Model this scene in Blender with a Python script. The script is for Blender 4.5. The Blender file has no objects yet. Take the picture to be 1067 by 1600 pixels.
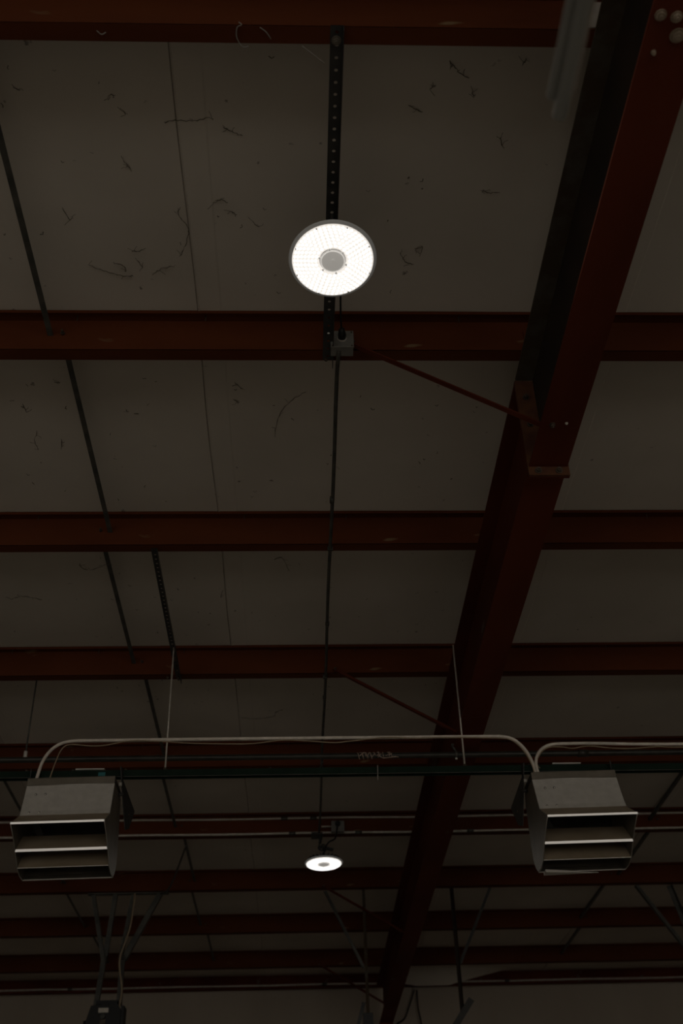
import bpy, bmesh, math, random
from mathutils import Vector, Matrix
random.seed(7)
SC = bpy.context.scene
COL = SC.collection

# ------------------------------------------------------------------ camera
EYE = 1.6                                   # lens height above the floor
cd = bpy.data.cameras.new('camera'); cam = bpy.data.objects.new('camera', cd); COL.objects.link(cam)
cd.sensor_fit = 'VERTICAL'; cd.sensor_height = 36.0; cd.sensor_width = 24.0
cd.lens = 1730 / 1600 * 36.0
cd.clip_start = 0.05; cd.clip_end = 200
def view_rotation(pitch, yaw, roll):
    fw = Vector((0, math.cos(pitch), math.sin(pitch))); rt = Vector((1, 0, 0)); up = Vector((0, -math.sin(pitch), math.cos(pitch)))
    Z = Matrix.Rotation(-yaw, 3, 'Z'); fw, rt, up = Z @ fw, Z @ rt, Z @ up
    c, s = math.cos(roll), math.sin(roll)
    r2 = c * rt + s * up; u2 = -s * rt + c * up
    return Matrix((r2, u2, -fw)).transposed()
cam.matrix_world = Matrix.Translation((0, 0, EYE)) @ view_rotation(0.6279, 0.0487, -0.0319).to_4x4()
cd.dof.use_dof = True; cd.dof.focus_distance = 5.2; cd.dof.aperture_fstop = 2.8
SC.camera = cam

# ------------------------------------------------------------------ sky, light, exposure
wd = bpy.data.worlds.new('world'); SC.world = wd; wd.use_nodes = True
bg = wd.node_tree.nodes['Background']; bg.inputs[0].default_value = (0.72, 0.68, 0.62, 1); bg.inputs[1].default_value = 1.2
LAMP_W = 24.0
SC.view_settings.view_transform = 'Standard'; SC.view_settings.look = 'None'
SC.view_settings.gamma = 1.0; SC.view_settings.use_curve_mapping = False
SC.view_settings.exposure = 0.0

# ------------------------------------------------------------------ measures (metres)
PB = EYE + 3.466          # underside of the purlins
PT = PB + 0.185           # top of the purlins, where the liner lies
Y1, STEP = 2.026, 1.524   # web of the first purlin, purlin spacing
XL, XR, YB, YF = -9.0, 10.0, -9.0, 15.45
def web_y(n): return Y1 + STEP * (n - 1)

# ------------------------------------------------------------------ materials
def mat(name, c1, c2=None, rough=0.6, metal=0.0, scale=8.0, bump=0.0, bscale=60.0, stretch=(1, 1, 1), lo=0.35, hi=0.65, specks=None, spec=0.3):
    m = bpy.data.materials.new(name); m.use_nodes = True
    nt = m.node_tree; N = nt.nodes; L = nt.links; p = N['Principled BSDF']
    p.inputs['Roughness'].default_value = rough; p.inputs['Metallic'].default_value = metal
    p.inputs['Specular IOR Level'].default_value = spec
    p.inputs['Base Color'].default_value = (*c1, 1)
    tc = N.new('ShaderNodeTexCoord'); mp = N.new('ShaderNodeMapping'); mp.inputs['Scale'].default_value = stretch
    L.new(tc.outputs['Object'], mp.inputs['Vector'])
    if c2:
        nz = N.new('ShaderNodeTexNoise'); nz.inputs['Scale'].default_value = scale; nz.inputs['Detail'].default_value = 6
        L.new(mp.outputs['Vector'], nz.inputs['Vector'])
        rp = N.new('ShaderNodeValToRGB'); rp.color_ramp.elements[0].position = lo; rp.color_ramp.elements[1].position = hi
        rp.color_ramp.elements[0].color = (*c1, 1); rp.color_ramp.elements[1].color = (*c2, 1)
        L.new(nz.outputs['Fac'], rp.inputs['Fac']); col = rp.outputs['Color']
        if specks:
            vo = N.new('ShaderNodeTexNoise'); vo.inputs['Scale'].default_value = specks[1]; vo.inputs['Detail'].default_value = 3
            L.new(mp.outputs['Vector'], vo.inputs['Vector'])
            r2 = N.new('ShaderNodeValToRGB'); r2.color_ramp.elements[0].position = specks[2]; r2.color_ramp.elements[1].position = specks[2] + 0.06
            L.new(vo.outputs['Fac'], r2.inputs['Fac'])
            mx = N.new('ShaderNodeMix'); mx.data_type = 'RGBA'; mx.inputs[7].default_value = (*specks[0], 1)
            L.new(r2.outputs['Color'], mx.inputs[0]); L.new(col, mx.inputs[6]); col = mx.outputs[2]
        L.new(col, p.inputs['Base Color'])
    if bump:
        bn = N.new('ShaderNodeTexNoise'); bn.inputs['Scale'].default_value = bscale; bn.inputs['Detail'].default_value = 4
        L.new(mp.outputs['Vector'], bn.inputs['Vector'])
        bp = N.new('ShaderNodeBump'); bp.inputs['Strength'].default_value = bump; bp.inputs['Distance'].default_value = 0.01
        L.new(bn.outputs['Fac'], bp.inputs['Height']); L.new(bp.outputs['Normal'], p.inputs['Normal'])
    return m
def glow(name, col, strength, base=(0.8, 0.8, 0.8)):
    m = mat(name, base, rough=0.3); p = m.node_tree.nodes['Principled BSDF']
    p.inputs['Emission Color'].default_value = (*col, 1); p.inputs['Emission Strength'].default_value = strength
    return m
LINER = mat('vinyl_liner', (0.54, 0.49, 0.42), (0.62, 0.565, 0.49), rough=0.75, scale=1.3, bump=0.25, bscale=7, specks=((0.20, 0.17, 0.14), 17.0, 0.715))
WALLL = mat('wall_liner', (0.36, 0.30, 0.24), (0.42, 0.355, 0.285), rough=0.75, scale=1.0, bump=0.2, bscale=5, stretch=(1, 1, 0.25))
PRIMER = mat('red_oxide_primer', (0.112, 0.030, 0.009), (0.080, 0.020, 0.0065), rough=0.7, spec=0.12, scale=3.0, bump=0.1, bscale=30, stretch=(0.35, 1, 1), specks=((0.20, 0.13, 0.07), 9.0, 0.70))
PRIMERD = mat('red_oxide_rafter_primer', (0.122, 0.026, 0.010), (0.078, 0.016, 0.007), rough=0.7, spec=0.12, scale=2.2, bump=0.1, bscale=25, stretch=(1, 0.35, 1), specks=((0.13, 0.11, 0.09), 5.0, 0.68))
RUSTP = mat('rusty_plate', (0.11, 0.045, 0.014), (0.065, 0.02, 0.009), rough=0.7, scale=12, bump=0.2)
BOLT = mat('bolt_steel', (0.11, 0.085, 0.06), (0.06, 0.042, 0.03), rough=0.55, metal=0.3, scale=30)
PALEB = mat('whitened_bolt', (0.30, 0.235, 0.17), (0.20, 0.15, 0.10), rough=0.7, scale=30)
BLACKS = mat('black_steel', (0.028, 0.028, 0.026), (0.05, 0.046, 0.04), rough=0.5, scale=14, bump=0.1)
DARKG = mat('dark_grey_steel', (0.055, 0.055, 0.048), (0.10, 0.095, 0.08), rough=0.5, metal=0.2, scale=12, bump=0.1)
GALV = mat('galvanised_sheet', (0.50, 0.475, 0.425), (0.58, 0.55, 0.50), rough=0.5, metal=0.15, scale=20, bump=0.05, bscale=14)
GALVD = mat('dark_shaded_sheet_steel', (0.15, 0.13, 0.10), (0.19, 0.165, 0.13), rough=0.45, metal=0.35, scale=10, bump=0.05)  # heater sides are the same sheet, darkened in colour for shade
LIP = mat('bright_folded_edge', (0.62, 0.60, 0.57), rough=0.34, metal=1.0)
BLADE = mat('brown_shaded_sheet', (0.27, 0.21, 0.14), (0.33, 0.26, 0.18), rough=0.5, metal=0.1, scale=8)  # shade on hood and blades put into the sheet colour
GREEN = mat('dark_green_paint', (0.007, 0.016, 0.010), (0.011, 0.023, 0.015), rough=0.45, scale=10, spec=0.1)
EMT = mat('grey_conduit', (0.46, 0.42, 0.36), (0.58, 0.53, 0.46), rough=0.5, metal=0.3, scale=20)
EMTB = mat('bright_bent_conduit', (0.78, 0.70, 0.60), (0.62, 0.56, 0.48), rough=0.45, scale=20)
CABLE = mat('tan_cable', (0.34, 0.26, 0.17), rough=0.6)
BLKPIPE = mat('black_iron_pipe', (0.030, 0.028, 0.022), (0.045, 0.042, 0.034), rough=0.32, metal=0.2, scale=12)
BOXG = mat('painted_box_grey', (0.16, 0.155, 0.14), (0.20, 0.19, 0.17), rough=0.55, scale=15)
PLASTB = mat('black_plastic', (0.012, 0.012, 0.012), rough=0.45)
WHT = mat('pale_fitting', (0.6, 0.56, 0.5), rough=0.5)
TEAL = mat('teal_tape', (0.03, 0.16, 0.17), rough=0.5)
TAPE = mat('frayed_tape', (0.55, 0.42, 0.34), (0.3, 0.22, 0.17), rough=0.8, scale=60)
WEB = mat('dusty_cobweb', (0.075, 0.06, 0.042), (0.12, 0.10, 0.07), rough=0.95, scale=20)
WEBP = mat('pale_cobweb', (0.30, 0.28, 0.25), rough=0.95)
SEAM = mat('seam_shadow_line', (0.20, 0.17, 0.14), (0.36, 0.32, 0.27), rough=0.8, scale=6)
TUBEM = mat('grey_plastic_tube', (0.16, 0.168, 0.155), (0.22, 0.215, 0.195), rough=0.5, spec=0.15, scale=5, stretch=(1, 0.3, 1))
CONC = mat('concrete_floor', (0.34, 0.32, 0.29), (0.44, 0.42, 0.38), rough=0.7, scale=0.8, bump=0.1)
LED = glow('led_lens_light', (1.0, 0.97, 0.92), 1.35)
LENS = glow('lens_cover_light', (1.0, 0.93, 0.85), 0.76)
HUBG = glow('hub_scattered_light', (1.0, 0.95, 0.87), 0.22)  # hub is no light source; scattered lens light put in as emission
HUBR = glow('hub_rim_scatter', (1.0, 0.95, 0.88), 0.55)
RIMG = glow('clear_rim_scatter', (1.0, 0.96, 0.88), 0.045, (0.30, 0.29, 0.27))  # lens light caught in the clear rim, put in as weak emission
CARD = mat('dusty_pale_plate', (0.27, 0.24, 0.21), (0.33, 0.295, 0.255), rough=0.8, scale=10)

# ------------------------------------------------------------------ mesh toolkit
class MB:
    def __init__(s): s.v = []; s.f = []; s.sm = []
    def add(s, v, f, smooth=False):
        o = len(s.v); s.v += [tuple(p) for p in v]; s.f += [tuple(i + o for i in q) for q in f]; s.sm += [smooth] * len(f); return s
    def box(s, x0, x1, y0, y1, z0, z1, R=None, at=None):
        v = [(x, y, z) for z in (z0, z1) for y in (y0, y1) for x in (x0, x1)]
        if R is not None: v = [tuple(R @ Vector(p) + (Vector(at) if at else Vector())) for p in v]
        return s.add(v, [(0, 2, 3, 1), (4, 5, 7, 6), (0, 1, 5, 4), (2, 6, 7, 3), (0, 4, 6, 2), (1, 3, 7, 5)])
    def tube(s, pts, r, n=10, cap=True):
        pts = [Vector(p) for p in pts]; m = len(pts); rs = r if isinstance(r, (list, tuple)) else [r] * m
        V = []; up = None
        for i, p in enumerate(pts):
            t = (pts[min(i + 1, m - 1)] - pts[max(i - 1, 0)]).normalized()
            if up is None: up = Vector((0, 0, 1)) if abs(t.z) < 0.9 else Vector((1, 0, 0))
            a = t.cross(up).normalized(); up = a.cross(t).normalized()
            V += [p + rs[i] * (math.cos(2 * math.pi * k / n) * a + math.sin(2 * math.pi * k / n) * up) for k in range(n)]
        F = [(i * n + k, i * n + (k + 1) % n, (i + 1) * n + (k + 1) % n, (i + 1) * n + k) for i in range(m - 1) for k in range(n)]
        s.add(V, F, True)
        if cap:
            o = len(s.v) - len(V)
            s.f += [tuple(o + k for k in reversed(range(n))), tuple(o + (m - 1) * n + k for k in range(n))]; s.sm += [False, False]
        return s
    def prism(s, poly, axis, a, b):
        # poly: 2D points in the two other axes (x: (y,z), y: (x,z), z: (x,y))
        def P(q, t): return {'x': (t, q[0], q[1]), 'y': (q[0], t, q[1]), 'z': (q[0], q[1], t)}[axis]
        n = len(poly); V = [P(q, a) for q in poly] + [P(q, b) for q in poly]
        return s.add(V, [tuple(reversed(range(n))), tuple(range(n, 2 * n))] + [(i, (i + 1) % n, n + (i + 1) % n, n + i) for i in range(n)])
    def lathe(s, prof, n=40, at=(0, 0, 0), smooth=True, closed=False):
        V = [(at[0] + r * math.cos(2 * math.pi * k / n), at[1] + r * math.sin(2 * math.pi * k / n), at[2] + z) for r, z in prof for k in range(n)]
        m = len(prof); last = m if closed else m - 1
        return s.add(V, [(i * n + k, i * n + (k + 1) % n, ((i + 1) % m) * n + (k + 1) % n, ((i + 1) % m) * n + k) for i in range(last) for k in range(n)], smooth)
    def build(s, name, material, parent=None, loc=None, fix=True):
        me = bpy.data.meshes.new(name)
        base = Vector(loc) if loc is not None else (Vector(parent.get('_base', (0, 0, 0))) if parent else Vector())
        me.from_pydata([tuple(Vector(p) - base) for p in s.v], [], s.f); me.update()
        me.polygons.foreach_set('use_smooth', s.sm)
        if fix:
            b = bmesh.new(); b.from_mesh(me); bmesh.ops.recalc_face_normals(b, faces=b.faces); b.to_mesh(me); b.free()
        me.materials.append(material)
        o = bpy.data.objects.new(name, me); COL.objects.link(o)
        if parent: o.parent = parent; o['_base'] = tuple(base)
        elif loc is not None: o.location = base; o['_base'] = tuple(base)
        return o
def tag(o, label, cat, group=None, kind=None):
    if label: o['label'] = label
    if cat: o['category'] = cat
    if group: o['group'] = group
    if kind: o['kind'] = kind
    return o
def thing(name, label, cat, loc, group=None):
    o = bpy.data.objects.new(name, None); o.empty_display_size = 0.1; COL.objects.link(o); o.location = loc; o['_base'] = tuple(loc)
    return tag(o, label, cat, group)
def children(o): return [c for c in COL.objects if c.parent == o]
def copy_tree(o, parent=None):
    c = o.copy(); COL.objects.link(c)
    if parent: c.parent = parent
    for ch in children(o): copy_tree(ch, c)
    return c
def part_copy(o, offset):
    c = o.copy(); COL.objects.link(c); c.location = Vector(o.location) + Vector(offset); return c
def smooth_path(pts, k=6):
    P = [Vector(p) for p in pts]; out = []
    for i in range(len(P) - 1):
        a, b, c, d = P[max(i - 1, 0)], P[i], P[i + 1], P[min(i + 2, len(P) - 1)]
        for j in range(k):
            t = j / k
            out.append(0.5 * ((2 * b) + (c - a) * t + (2 * a - 5 * b + 4 * c - d) * t * t + (3 * b - a - 3 * c + d) * t ** 3))
    out.append(P[-1]); return out
def E(p): return (p[0], p[1], p[2] + EYE)        # eye-level heights to floor heights
ORD = ['', 'first', 'second', 'third', 'fourth', 'fifth', 'sixth', 'seventh', 'eighth', 'ninth']

# ------------------------------------------------------------------ setting
fl = MB().box(XL, XR, YB, YF + 0.2, -0.2, 0).build('floor', CONC); tag(fl, 'plain concrete floor of the hall', None, kind='structure')
def liner_z(y):
    t = ((y - Y1) / STEP) % 1.0
    if t > 0.94 or t < 0.02: return PT + 0.004
    u = (t - 0.02) / 0.92
    return PT + 0.004 - 0.022 * math.sin(math.pi * u) ** 1.3
ceil = thing('ceiling', 'pale vinyl insulation liner stretched over the purlins', None, (0, 0, 0)); ceil['kind'] = 'structure'
ys = [YB + 0.01]
y = Y1 - STEP * 8
while y < YF + 0.1:
    for t in (-0.06, -0.03, 0.0, 0.02, 0.08, 0.16, 0.27, 0.38, 0.5, 0.62, 0.73, 0.83, 0.90):
        yy = y + t * STEP
        if YB < yy < YF + 0.1: ys.append(yy)
    y += STEP
ys.append(YF + 0.15); ys.sort()
seams = [-0.443 + 1.83 * k for k in range(-5, 7)]
for i in range(len(seams) - 1):
    a, b = max(seams[i], XL), min(seams[i + 1], XR)
    m = MB(); xs = [a + (b - a) * k / 4 for k in range(5)]
    wob = [random.uniform(-0.003, 0.003) for _ in ys]
    V = []
    for j, yy in enumerate(ys):
        for k, xx in enumerate(xs):
            z = liner_z(yy); sag = (PT + 0.004 - z)
            V.append((xx, yy, z - (wob[j] * (1 if 0 < k < 4 else 0) * min(1, sag * 60))))
    nx = 5
    m.add(V, [(j * nx + k, j * nx + k + 1, (j + 1) * nx + k + 1, (j + 1) * nx + k) for j in range(len(ys) - 1) for k in range(4)], True)
    m.build('liner_panel', LINER, ceil, fix=False)
    # folded lap of the next blanket: a low flap with its own edge beside each seam
    f = MB(); V = []
    for j, yy in enumerate(ys):
        z = liner_z(yy)
        wv = 0.004 * math.sin(yy * 3.1 + i)
        V += [(b - 0.006 + wv, yy, z - 0.0005), (b + wv, yy, z - 0.007), (b + 0.006 + wv, yy, z - 0.003), (b + 0.10, yy, z - 0.003), (b + 0.108, yy, z - 0.0003)]
    f.add(V, [(j * 5 + k, j * 5 + k + 1, (j + 1) * 5 + k + 1, (j + 1) * 5 + k) for j in range(len(ys) - 1) for k in range(4)], False)
    f.build('seam_flap', LINER, ceil, fix=False)
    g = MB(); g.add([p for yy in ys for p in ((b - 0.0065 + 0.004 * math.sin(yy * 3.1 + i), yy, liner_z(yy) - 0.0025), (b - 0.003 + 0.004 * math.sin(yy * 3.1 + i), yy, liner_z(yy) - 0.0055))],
                    [(j * 2, j * 2 + 1, j * 2 + 3, j * 2 + 2) for j in range(len(ys) - 1)]); g.build('seam_shadow_strip', SEAM, ceil, fix=False)  # dark strip painted in as the shadow line of the lap
# roof sheet above the insulation closes the roof
MB().box(XL, XR, YB, YF + 0.2, PT + 0.10, PT + 0.14).build('roof_sheet', GALVD, ceil)
# sagging insulation in front of the eave strut, right of the rafter
V = []; nx, nz = 24, 7
for k in range(nx + 1):
    xx = 1.27 + (2.75 - 1.27) * k / nx
    if xx < 1.5: low = PB + 0.025 - 0.03 * (xx - 1.27) / 0.23
    elif xx < 1.95: low = PB - 0.012
    else: low = PB - 0.012 + 0.185 * ((xx - 1.95) / 0.80) ** 0.9
    for j in range(nz + 1):
        u = j / nz
        V.append((xx, 15.02 + 0.22 * u - 0.05 * math.sin(math.pi * u), PT - 0.004 + (low - PT) * u ** 1.2))
MB().add(V, [(k * (nz + 1) + j, k * (nz + 1) + j + 1, (k + 1) * (nz + 1) + j + 1, (k + 1) * (nz + 1) + j) for k in range(nx) for j in range(nz)], True).build('sagging_liner_flap', LINER, ceil, fix=False)

wf = thing('wall_far', 'far end wall lined with pale vinyl below the eave', None, (0, 0, 0)); wf['kind'] = 'structure'
MB().box(XL, XR, YF + 0.06, YF + 0.2, 0, PT + 0.1).build('wall_core', GALVD, wf)
for i in range(11):
    a = XL + 1.83 * i + 0.35; b = min(a + 1.83, XR); V = []
    if i == 0: a = XL
    for k in range(13):
        u = k / 12; d = 0.022 * math.sin(math.pi * u) ** 0.7
        V += [(a + (b - a) * u, YF + 0.03 - d + 0.004 * math.sin(7 * u + i), 0.0), (a + (b - a) * u, YF + 0.03 - d, PT)]
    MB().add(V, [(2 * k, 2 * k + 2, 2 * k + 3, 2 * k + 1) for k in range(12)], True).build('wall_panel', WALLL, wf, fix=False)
tag(MB().box(XL - 0.2, XL, YB, YF + 0.2, 0, PT + 0.14).build('wall_left', WALLL), 'left side wall out of view', None, kind='structure')
tag(MB().box(XR, XR + 0.2, YB, YF + 0.2, 0, PT + 0.14).build('wall_right', WALLL), 'right side wall out of view', None, kind='structure')

# ------------------------------------------------------------------ purlins
def purlin(n, label, x0=XL, x1=XR):
    yw = web_y(n); T = 0.004
    t = thing('roof_purlin', label, 'beam', (0, yw, PB), 'red purlins across the roof')
    MB().box(x0, x1, yw, yw + T, PB, PT).build('web', PRIMER, t)
    f = MB().prism([(yw, PB - 0.0005), (yw + 0.063, PB - 0.0005), (yw + 0.063, PB + 0.014), (yw + 0.060, PB + 0.014), (yw + 0.060, PB + T), (yw, PB + T)], 'x', x0, x1).build('bottom_flange', PRIMER, t)
    MB().prism([(yw + T, PT + 0.0005), (yw - 0.060, PT + 0.0005), (yw - 0.060, PT - 0.016), (yw - 0.057, PT - 0.016), (yw - 0.057, PT - T), (yw + T, PT - T)], 'x', x0, x1).build('top_flange', PRIMER, t)
    s0 = None; x = -4.05 + 0.11 * n
    while x < 4.6:                     # roofing screws whose tips come through the top flange
        if s0 is None:
            s0 = MB().tube([(x, yw - 0.03, PT - 0.003), (x, yw - 0.03, PT - 0.035)], [0.0035, 0.002], 6).build('roofing_screw', BOLT, t); xs0 = x
        else: part_copy(s0, (x - xs0, 0, 0))
        x += 0.57
    return t
plabels = {1: 'dark red purlin at the top edge of the photo, strut bolted to its flange', 2: 'red purlin behind the lit lamp, carrying the grey junction box',
 3: 'red purlin third from the top, crossing just below the rafter splice plate', 4: 'red purlin fourth from the top, crossed by the end of the second black perforated strut',
 5: 'red purlin half hidden behind the tan conduit and black pipe', 6: 'red purlin carrying two thin grey conduits behind the small lamp',
 7: 'red purlin with slanting hanger legs below, right under the small lamp', 8: 'red purlin second nearest the far wall, without conduits', 9: 'last red purlin before the eave of the far wall'}
PUR = {n: purlin(n, plabels[n]) for n in range(1, 10)}
PUR0 = purlin(0, 'red purlin above the viewpoint, just outside the top of the photo')
# pale plate on the first purlin, next to the rafter
pl = MB().box(0.955, 1.09, web_y(1) - 0.006, web_y(1) - 0.002, PB + 0.010, PT - 0.02).build('cover_plate', CARD, PUR[1]); pl['label'] = 'pale rectangular plate'
ev = thing('eave_strut', 'dark red eave strut along the top of the far wall', 'beam', (0, 15.3, PB))
MB().box(XL, XR, 15.36, 15.366, PB, PT).build('web', PRIMERD, ev)
MB().box(XL, XR, 15.30, 15.36, PB - 0.0005, PB + 0.006).build('bottom_flange', PRIMERD, ev)
MB().box(XL, XR, 15.28, 15.36, PT - 0.006, PT).build('top_flange', PRIMERD, ev)

# ------------------------------------------------------------------ rafter and column
RX0, RX1 = 1.000, 1.168; RXC = 1.083; RB = EYE + 2.952; YS = 3.745
rf = thing('steel_rafter', 'big dark red I-beam rafter running diagonally down the right side', 'beam', (RXC, YS, RB))
BROWND = mat('dark_brown_primer', (0.030, 0.017, 0.009), (0.016, 0.010, 0.007), rough=0.8, scale=5, bump=0.1)  # darker brown for the near web and the right upright
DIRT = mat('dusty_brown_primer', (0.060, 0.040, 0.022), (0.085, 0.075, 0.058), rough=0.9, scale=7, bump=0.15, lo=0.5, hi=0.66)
for name, ya, yb in (('near', YB, YS - 0.012), ('far', YS + 0.012, 15.2)):
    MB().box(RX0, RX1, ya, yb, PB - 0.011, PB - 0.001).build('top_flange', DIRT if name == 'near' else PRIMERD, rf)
    MB().box(RXC - 0.004, RXC + 0.004, ya, yb, RB + 0.008, PB - 0.011).build('web', BROWND if name == 'near' else PRIMERD, rf)
    MB().box(RX0, RX1, ya, yb, RB, RB + 0.009).build('bottom_flange', PRIMERD, rf)
for k, yy in ((0, YS - 0.006), (1, YS + 0.006)):
    o = MB().box(RX0 - 0.004, RX1 + 0.006, yy - 0.0058, yy + 0.0058, RB - 0.045, PB - 0.012).build('splice_plate', RUSTP if k == 0 else PRIMERD, rf)
def bolt(name, at, axis, r, h, material, parent):
    A = {'y': Vector((0, -1, 0)), 'z': Vector((0, 0, -1)), 'x': Vector((-1, 0, 0))}[axis]; p = Vector(at)
    m = MB(); m.tube([p, p + A * h * 0.3], r * 1.35, 14); m.tube([p + A * h * 0.3, p + A * h], r, 6); m.tube([p + A * h, p + A * h * 1.35], r * 0.5, 8)
    return m.build(name, material, parent)
for bx, bz in ((RX0 + 0.038, RB - 0.022), (RX1 - 0.040, RB - 0.022), (RX0 + 0.036, RB + 0.08), (RX0 + 0.036, RB + 0.40), (RX0 + 0.036, RB + 0.24)):
    bolt('bolt', (bx, YS - 0.012, bz), 'y', 0.0115, 0.016, BOLT, rf)
bolt('bolt', (1.050, 3.452, RB), 'z', 0.010, 0.014, BOLT, rf); bolt('bolt', (1.107, 3.444, RB), 'z', 0.005, 0.006, WHT, rf)
for bx, by, r in ((1.029, 1.676, 0.013), (1.076, 1.681, 0.013), (1.094, 1.737, 0.017), (1.038, 1.79, 0.006)):
    o = bolt('bolt', (bx, by, RB), 'z', r, 0.012, PALEB, rf); o['label'] = 'pale whitened bolt head'
for n in range(2, 10):                 # clips that tie the purlins to the rafter
    yw = web_y(n)
    MB().box(RX0 + 0.02, RX0 + 0.10, yw - 0.008, yw - 0.002, PB, PB + 0.12).build('purlin_clip', PRIMER, rf)
cl = thing('steel_column', 'dark red steel column at the far wall, under the rafter foot', 'column', (RXC, 15.1, 0))
MB().box(RX0, RX1, 14.90, 14.91, 0, RB - 0.002).build('flange', PRIMERD, cl); MB().box(RX0, RX1, 15.19, 15.20, 0, RB - 0.002).build('flange', PRIMERD, cl)
MB().box(RXC - 0.004, RXC + 0.004, 14.91, 15.19, 0, RB - 0.002).build('web', PRIMERD, cl)
MB().box(RX0, RX1, 14.88, 15.24, 0, 0.012).build('base_plate', PRIMERD, cl)

# flange braces from purlin to rafter
def angle_bar(p, q, leg, th, flip=1):
    p, q = Vector(p), Vector(q); t = (q - p).normalized(); up = Vector((0, 0, 1)) if abs(t.z) < 0.95 else Vector((0, -1, 0))
    s = t.cross(up).normalized() * flip; u = s.cross(t).normalized() * flip
    if u.z < 0: u = -u
    prof = [(0, 0), (leg, 0), (leg, th), (th, th), (th, leg), (0, leg)]
    V = [e + s * (a - leg / 2) + u * (b - leg / 2) for e in (p, q) for a, b in prof]
    return MB().add(V, [(5, 4, 3, 2, 1, 0), tuple(range(6, 12))] + [(i, (i + 1) % 6, 6 + (i + 1) % 6, 6 + i) for i in range(6)])
for n, lab in ((2, 'thin red diagonal brace from the junction box purlin to the rafter splice'), (4, 'thin red diagonal brace from fourth purlin to rafter, above the tan conduit'),
               (7, 'thin red diagonal brace below the small lamp'), (9, 'thin dark brace between last purlin and the rafter foot')):
    yw = web_y(n) - 0.02
    if n == 9: yw = web_y(9) - 0.03
    t = thing('flange_brace', lab, 'brace', (0.25, yw, PB), 'diagonal braces between purlins and rafter')
    a = (0.235, yw - 0.012, PB + 0.02); b = (RXC - 0.02, yw - 0.008, RB + 0.045)
    angle_bar(a, b, 0.026, 0.004).build('brace_bar', PRIMERD, t)
    bolt('bolt', (0.245, yw - 0.012 - 0.013, PB + 0.012), 'y', 0.007, 0.008, BOLT, t)

# sag rods between the webs
def sag_rod(n, x, lab):
    ya, yb = web_y(n) + 0.004, web_y(n + 1); z = PB + 0.098
    t = thing('sag_rod', lab, 'rod', (x, ya, z), 'sag rods between purlins')
    angle_bar((x, ya, z), (x, yb, z), 0.025, 0.004).build('angle_bar', DARKG, t)
    m = MB(); m.tube([(x, ya - 0.006, z), (x, ya - 0.03, z)], 0.005, 8); m.tube([(x, ya - 0.005, z), (x, ya - 0.014, z)], 0.010, 6); m.build('nut', BOLT, t)
for n in range(1, 9):
    sag_rod(n, -1.094 if n % 2 else -1.041, 'dark sag rod of the left row, between %s and %s purlins from the top' % (ORD[n], ORD[n + 1]))
for n in range(5, 9):
    sag_rod(n, -2.365 if n % 2 else -2.33, 'dark sag rod at the far left, between %s and %s purlins from the top' % (ORD[n], ORD[n + 1]))
for n in range(4, 9):
    sag_rod(n, 3.17 if n % 2 else 3.24, 'dark sag rod right of the rafter, between %s and %s purlins from the top' % (ORD[n], ORD[n + 1]))

# ------------------------------------------------------------------ perforated struts
def perforated_strut(name, x, y0, y1, width, pitch, lab, tilt=0.0):
    z = PB - 0.004
    t = thing(name, lab, 'strut', (x, y0, z), 'perforated steel struts')
    V = []; F = []; n = int((y1 - y0) / pitch); hw = width / 2; r = 0.0068
    for i in range(n):
        ya, yb = y0 + i * pitch, y0 + (i + 1) * pitch; yc = (ya + yb) / 2; xo = x + tilt * i
        o = len(V)
        outer = [(-hw, ya), (0, ya), (hw, ya), (hw, yc), (hw, yb), (0, yb), (-hw, yb), (-hw, yc)]
        inner = [(r * math.cos(math.radians(a)), yc + r * math.sin(math.radians(a))) for a in (225, 270, 315, 0, 45, 90, 135, 180)]
        for zz in (z, z + 0.003):
            V += [(xo + a, b, zz) for a, b in outer] + [(xo + a, b, zz) for a, b in inner]
        for k in range(8):
            k2 = (k + 1) % 8
            F.append((o + k, o + k2, o + 8 + k2, o + 8 + k)); F.append((o + 16 + k, o + 24 + k, o + 24 + k2, o + 16 + k2))
            F.append((o + 8 + k, o + 8 + k2, o + 24 + k2, o + 24 + k))
        F.append((o + 2, o + 4, o + 20, o + 18)); F.append((o + 6, o + 0, o + 16, o + 22))
    MB().add(V, F).build('perforated_face', BLACKS, t, fix=False)
    ex = x + tilt * n
    MB().add([(x + hw - 0.003, y0, z - 0.0), (x + hw, y0, z), (x + hw, y0, z - 0.03), (x + hw - 0.003, y0, z - 0.03), (ex + hw - 0.003, y1, z), (ex + hw, y1, z), (ex + hw, y1, z - 0.03), (ex + hw - 0.003, y1, z - 0.03)],
             [(0, 1, 2, 3), (7, 6, 5, 4), (0, 4, 5, 1), (1, 5, 6, 2), (2, 6, 7, 3), (3, 7, 4, 0)]).build('side_flange', BLACKS, t)
    return t
st1 = perforated_strut('perforated_strut', 0.136, 2.02, 3.63, 0.046, 0.0466, 'black perforated strut holding the big lit lamp, between the two top purlins')
bolt('bolt', (0.134, 2.072, PB - 0.004), 'z', 0.0125, 0.011, GALVD, st1); bolt('bolt', (0.128, 3.60, PB - 0.004), 'z', 0.008, 0.009, BOLT, st1)
st2 = perforated_strut('perforated_strut', -0.796, 5.10, 6.665, 0.036, 0.044, 'black perforated strut at left between third and fourth purlins')
bolt('bolt', (-0.796, 6.64, PB - 0.004), 'z', 0.008, 0.012, BOLT, st2); bolt('bolt', (-0.870, 6.63, PB), 'z', 0.008, 0.012, BOLT, st2)

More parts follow.
